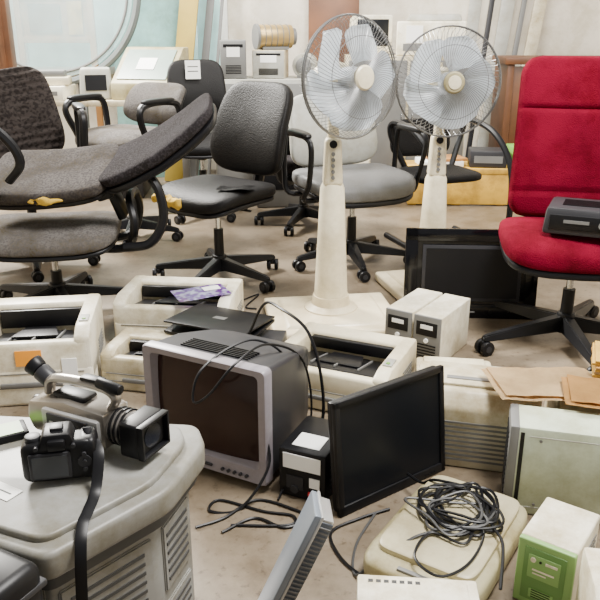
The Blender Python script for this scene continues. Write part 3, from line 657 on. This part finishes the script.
mb=MB(BLACK,LENSG,GRAY,DGRAY); mb.cyl((-.008,.02,.045),(-.008,.055,.045),.033,.031,bev=.002); mb.cyl((-.008,.035,.045),(-.008,.048,.045),.0335,mi=3); mb.obj('lens',e)
mb=MB(BLACK)
mb.tube([(.062,0,.07),(.070,-.03,.055),(.062,-.07,.010),(.052,-.12,.006),(.044,-.155,.002),(.040,-.190,-.03),(.034,-.200,-.13),(.030,-.200,-.22),(.020,-.195,-.30)],.0095,n=8,smooth=7,flat=.12,up=(1,0,0)); mb.obj('neck_strap',e)
mb=MB(BLACK,GREEN); mb.box((0,0,.008),(.06,.11,.016),.004); mb.box((0,.01,.0165),(.05,.07,.001),mi=1)
solo(mb,'handheld_device','small dark device with green screen on the machine','phone',(-.600,1.31,.450),-60)
mb=MB(PAPER,INK); mb.box((0,0,.001),(.11,.035,.001)); mb.box((0,0,.0018),(.09,.003,.0004),mi=1)
solo(mb,'paper_strip','white paper strip with a printed line on the machine','paper',(-.545,1.14,.450),-30)
# ---------------- background
mb=MB(WOOD); mb.box((0,0,.75),(.10,.09,1.5),.004); mb.box((0,-.05,.75),(.03,.02,1.5),.002)
solo(mb,'wooden_post','brown wooden post by the work table','post',(-2.01,5.40,0))
def table(label,loc,w,d,h,top,leg,name='work_table'):
    e=thing(name,label,'table',loc)
    mb=MB(top); mb.box((0,0,h-.02),(w,d,.04),.004); mb.obj('tabletop',e)
    l0=None
    for sx in(-1,1):
        for sy in(-1,1):
            if l0 is None:
                mb=MB(leg); mb.box((0,0,(h-.04)/2),(.05,.05,h-.04),.004); l0=mb.obj('leg',e,(sx*(w/2-.05),sy*(d/2-.05),0))
            else: part_copy(l0,e,(sx*(w/2-.05),sy*(d/2-.05),0))
    return e
table('white work table against the bright wall',(-1.45,5.80,0),1.30,.46,.72,OFFW,GRAY)
RIM=mat('disc_rim',(.16,.18,.18),.35,metal=.3)
e=thing('glass_disc','large round clear disc with gray rings by the wall','glass disc',(-1.96,6.20,0),(-3,0,0))
mb=MB(RIM,GRAY)
for rr,tt,mi in((.70,.030,0),(.62,.012,1)): mb.tube([(rr*math.cos(2*math.pi*k/80),0,1.50+rr*math.sin(2*math.pi*k/80)) for k in range(80)],tt,n=8,closed=True,mi=mi)
mb.obj('rim',e)
mb=MB(GLASS); mb.cyl((0,-.004,1.50),(0,.004,1.50),.66,n=64); mb.obj('pane',e)
mb=MB(GRAY); mb.box((-.2,.05,.43),(.06,.05,.86),.004); mb.box((.2,.05,.43),(.06,.05,.86),.004); mb.box((0,.05,.02),(.6,.2,.04),.004); mb.obj('stand',e)
mb=MB(WOODL,WOOD,YEL)
for x in(-.30,.30): mb.box((x,0,.74),(.05,.04,1.48),.003)
for z in(1.12,1.46): mb.box((0,0,z),(.60,.035,.05),.003)
mb.box((0,.01,1.29),(.55,.02,.32),mi=0); mb.box((-.08,-.006,1.29),(.26,.02,.22),mi=1); mb.box((.17,-.006,1.29),(.12,.02,.26),mi=2)
solo(mb,'notice_board','wooden framed board with yellow and brown panels','board',(-2.02,6.60,0),0)
mb=MB(WHITE,GRAY); mb.box((0,0,.05),(.36,.26,.10),.008); mb.box((0,-.131,.05),(.28,.003,.03),mi=1)
solo(mb,'document_box','low white electronic box on the work table','electronic box',(-1.87,5.72,.72),-6)
mb=MB(OFFW,BLACK,GRAY); mb.box((0,0,.03),(.34,.22,.06),.012); mb.box((.03,0,.08),(.22,.18,.05),.012,mi=2)
solo(mb,'desk_machine','small two-tier gray machine on the work table','machine',(-1.86,5.72,.821),10)
mb=MB(LGRAY,BLACK,PAPER); mb.box((0,0,.11),(.24,.26,.22),.02,tap=(.9,.8)); mb.box((0,-.124,.12),(.15,.003,.11),mi=1,rot=(-7,0,0))
solo(mb,'desk_unit','small gray machine with dark window on the table','machine',(-1.51,5.77,.72),14)
e=thing('display_case','beige old machine with slanted glass top and paper tag','machine',(-1.10,5.76,.72),-14)
mb=MB(BEIGE,GRAY); mb.prism([(-.2,0),(.2,0),(.2,.36),(.1,.36),(-.2,.12)],.46,.010); mb.obj('body',e)
mb=MB(mat('pale_pane',(.20,.27,.23),.25),PAPER); M=T(0,-.052,.245)@Matrix.Rotation(R(38.6),4,'X')
flatbox(mb,M,.38,.31,.006,0); flatbox(mb,M,.14,.12,.006,1,(0,0,.005))
mb.obj('glass_panel',e)
def board(label,x,y,w,h,lean,tilt,m,name='leaning_board',cat='board',th=.03):
    mb=MB(m); mb.box((0,0,h/2),(w,th,h),.004); o=mb.obj(name,None,(x,y,0),(-tilt,lean,0)); o['label']=label; o['category']=cat; return o
board('tall blue-green glass sheet leaning on the wall',-1.20,6.45,.70,1.9,0,8,mat('frosted_sheet',(.22,.40,.38),.25,var=.25,scale=3,dirt=.2),name='glass_sheet',cat='glass sheet',th=.012)
board('olive yellow painted plank leaning on the wall',-1.06,6.25,.15,1.8,7,8,OLIVE,name='wooden_plank',cat='plank')
board('pale gray narrow plank leaning on the wall',-.90,6.35,.06,1.8,7,8,GRAY,name='wooden_plank',cat='plank')
board('thin dark metal bar leaning on the wall',-.78,6.35,.025,1.8,6,8,GRAY,name='metal_bar',cat='bar')
board('brown wood board standing against the wall',.28,6.60,.42,1.9,0,3,WOOD,name='upright_board',cat='board')
for i,x in enumerate((1.34,1.46,1.58,1.70,1.82)):
    board('slim shelf panel leaning against the wall',x,6.62,(.10,.04,.11,.04,.10)[i],1.8,5+i*.6,4,(LGRAY,DGRAY,LGRAY,GRAY,OFFW)[i],name='shelf_panel',cat='panel')
def cabinet(label,loc,w,d,h,body,door=GRAY):
    e=thing('storage_cabinet',label,'cabinet',loc)
    mb=MB(body); mb.box((0,0,h/2),(w,d,h),.006); mb.obj('body',e)
    for s in(-1,1):
        mb=MB(door); mb.box((0,0,0),(w/2-.02,.016,h-.06),.004); dd=mb.obj('door',e,(s*w/4,-d/2-.008,h/2))
        mb=MB(METAL); mb.box((-s*(w/4-.04),-.02,.05),(.012,.02,.10),.003); mb.obj('handle',dd)
    return e
cabinet('light gray metal cabinet under the motor parts',(-.25,5.95,0),.78,.45,.86,LGRAY,GRAY)
cabinet('off-white cabinet behind the pedestal fans',(.80,6.0,0),.90,.45,1.02,OFFW,GRAY)
def tower(label,loc,rz,w,d,h,m,fr,tag=True):
    e=thing('computer_tower',label,'computer',loc,rz)
    mb=MB(m,PAPER); mb.box((0,0,h/2),(w,d,h),.006)
    if tag: mb.box((0,-d/2-.012,h*.7),(w*.5,.002,h*.25),mi=1)
    mb.obj('case',e)
    mb=MB(fr,BLACK); mb.box((0,-d/2-.004,h/2),(w*.96,.012,h*.96),.003); mb.box((0,-d/2-.011,h*.86),(w*.75,.003,h*.08),mi=1); vents(mb,(0,-d/2-.0105,h*.25),(1,0,0),(0,0,1),6,w*.6,h*.04,.005,1); mb.obj('front_panel',e)
tower('gray computer tower with paper tag on the cabinet',(-.50,5.93,.86),4,.19,.36,.27,GRAY,GRAY)
tower('white computer tower on the gray cabinet',(-.22,5.95,.86),-4,.24,.34,.20,OFFW,LGRAY)
mb=MB(mat('dull_yellow_metal',(.40,.28,.11),.4,metal=.5),GRAY,BLACK); mb.cyl((-.12,0,.09),(.14,0,.09),.085,bev=.01); mb.cyl((-.14,0,.09),(-.12,0,.09),.090,mi=1); mb.cyl((.14,0,.09),(.17,0,.09),.06,mi=1); mb.box((0,0,.01),(.2,.14,.02),mi=1)
for k in range(5): mb.tube([(-.08+k*.045,.085*math.cos(a),.09+.085*math.sin(a)) for a in [2*math.pi*j/24 for j in range(24)]],.004,n=4,closed=True,mi=1)
solo(mb,'electric_motor','round electric motor with ribbed yellowish housing on a tower','motor',(-.20,5.92,1.063),20)
mb=MB(LGRAY,GRAY); mb.cyl((0,-.06,.09),(0,.06,.09),.09,bev=.01); mb.cyl((0,-.075,.09),(0,-.06,.09),.06,mi=1,bev=.004); mb.box((0,0,.01),(.1,.12,.02),mi=1)
solo(mb,'electric_motor','gray round motor with flat face on the metal cabinet','motor',(.04,5.88,.86),-12)
mb=MB(GRAY,BLACK,PAPER); mb.box((0,0,.2),(.42,.34,.40),.02); mb.box((0,-.171,.24),(.32,.003,.22),mi=1); mb.box((.1,-.173,.33),(.1,.002,.08),mi=2)
solo(mb,'microwave_oven','gray boxy appliance with dark window under the cabinets','appliance',(-.12,5.46,0),6)
mb=MB(WHITE,GRAY,PAPER); mb.box((0,0,.17),(.34,.3,.34),.015); mb.box((0,-.151,.2),(.26,.003,.10),mi=1)
solo(mb,'dot_printer','white machine standing on the floor by the cabinets','machine',(.34,5.48,0),-6)
mb=MB(OFFW,BLACK,PAPER); mb.box((0,0,.08),(.30,.26,.16),.012); mb.box((0,-.131,.09),(.2,.003,.06),mi=1)
solo(mb,'desk_machine','small off-white machine stacked on the gray appliance','machine',(-.12,5.46,.401),-5)
mb=MB(DGRAY,GRAY); mb.box((0,0,.24),(.22,.4,.48),.01); vents(mb,(0,-.201,.3),(1,0,0),(0,0,1),6,.14,.02,.008,1)
solo(mb,'server_case','black upright computer case under the work table','computer',(-1.3,5.79,0),3)
mb=MB(WOODL,WOOD); mb.box((0,0,.15),(.4,.3,.30),.005); mb.box((0,-.151,.15),(.34,.004,.04),mi=1)
solo(mb,'wooden_crate','light wooden crate on the floor under the table','crate',(-1.75,5.78,0),-3)
e=thing('tube_monitor','small white tube monitor on the off-white cabinet','monitor',(.54,5.97,1.02),8)
mb=MB(WHITE); mb.box((0,0,.15),(.30,.06,.27),.012); mb.box((0,.12,.15),(.26,.20,.24),.02); mb.box((0,.08,.01),(.2,.2,.02),.004); mb.obj('housing',e)
mb=MB(LCDM); mb.box((0,-.031,.16),(.24,.004,.19),.001); mb.obj('screen',e)
e=thing('laser_printer','white boxy printer with paper tag on the cabinet','printer',(.98,5.97,1.02),-8)
mb=MB(WHITE,GRAY,PAPER); mb.box((0,0,.12),(.5,.38,.24),.012,seg=3); mb.box((0,-.191,.06),(.4,.003,.05),mi=1); mb.box((-.12,-.192,.15),(.12,.003,.12),mi=2); mb.obj('body',e)
mb=MB(LGRAY); mb.box((.02,0,.265),(.4,.3,.05),.01,tap=(.92,.9)); mb.obj('scanner_lid',e)
mb=MB(YEL,WOOD)
mb.box((0,0,.25),(1.05,.36,.04),.004)
mb.box((0,-.165,.12),(1.03,.02,.22),.004,mi=0)
for k in range(4): mb.box((-.48+.32*k,0,.115),(.06,.32,.23),.004,mi=0)
solo(mb,'platform','yellow painted wooden platform against the wall','platform',(1.30,5.52,0),-2)
mb=MB(PAPER,WOODL); mb.box((0,0,.02),(.30,.24,.04),.003); mb.box((.04,-.02,.05),(.26,.2,.02),.002,mi=1,rot=(0,0,8))
solo(mb,'paper_stack','stack of papers on the yellow platform','paper',(1.02,5.52,.27),6)
mb=MB(DGRAY,GRAY); mb.box((0,0,.06),(.26,.22,.12),.01); mb.box((0,-.111,.06),(.2,.003,.05),mi=1)
solo(mb,'disc_player','dark electronic box on the yellow platform','disc player',(1.36,5.48,.27),-8)
e=thing('wooden_desk','dark brown wooden desk near the wall','desk',(2.20,6.12,0),-2)
mb=MB(WOOD); mb.box((0,0,.98),(1.3,.5,.05),.004); mb.obj('desktop',e)
for x in(-.6,.6): mb=MB(WOOD); mb.box((x,0,.4775),(.05,.46,.955),.004); mb.obj('side_panel',e)
mb=MB(WOOD); mb.box((0,-.2,.56),(1.15,.03,.76),.003); mb.obj('front_board',e)
mb=MB(GREEN,GREEND); mb.box((0,0,.07),(.20,.2,.14),.01,tap=(1.1,1.1)); mb.box((0,-.105,.09),(.16,.01,.03),mi=1)
solo(mb,'plastic_crate','green plastic crate on the yellow platform','crate',(1.64,5.52,.27),5)
mb=MB(PAPER,INK); mb.box((0,0,0),(.10,.002,.12)); mb.box((0,-.0015,.02),(.07,.001,.006),mi=1); mb.box((0,-.0015,-.01),(.07,.001,.006),mi=1)
mb.obj('paper_tag',c,(-.02,.20,.95),(-8,0,0),label='white paper tag')
# ---------------- lights
W=bpy.data.worlds.new('world'); bpy.context.scene.world=W; W.use_nodes=True
W.node_tree.nodes['Background'].inputs[0].default_value=(1,.985,.96,1); W.node_tree.nodes['Background'].inputs[1].default_value=.46
def area(loc,tgt,sx,sy,en,col=(1,1,1)):
    l=bpy.data.lights.new('area','AREA'); l.shape='RECTANGLE'; l.size=sx; l.size_y=sy; l.energy=en; l.color=col
    o=bpy.data.objects.new('added_light',l); COL.objects.link(o); o.location=loc; o.rotation_euler=(Vector(tgt)-Vector(loc)).to_track_quat('-Z','Y').to_euler(); return o  # area lamps added to light the scene, not ceiling fixtures
area((-2.4,5.6,3.0),(0,2.2,.2),1.1,.9,880,(1,.96,.89))  # added key standing in for window daylight from back left
area((1.0,1.6,3.4),(0,2.6,.2),1.0,1.0,330,(1,.97,.93))
area((.3,4.4,3.3),(.3,6.4,.8),2,1,190,(1,.97,.91))
# ---------------- camera
cd=bpy.data.cameras.new('camera'); cd.lens=45; cd.sensor_width=36; co=bpy.data.objects.new('camera',cd); COL.objects.link(co)
co.location=(0,0,1.22); co.rotation_euler=(R(70),0,0); bpy.context.scene.camera=co
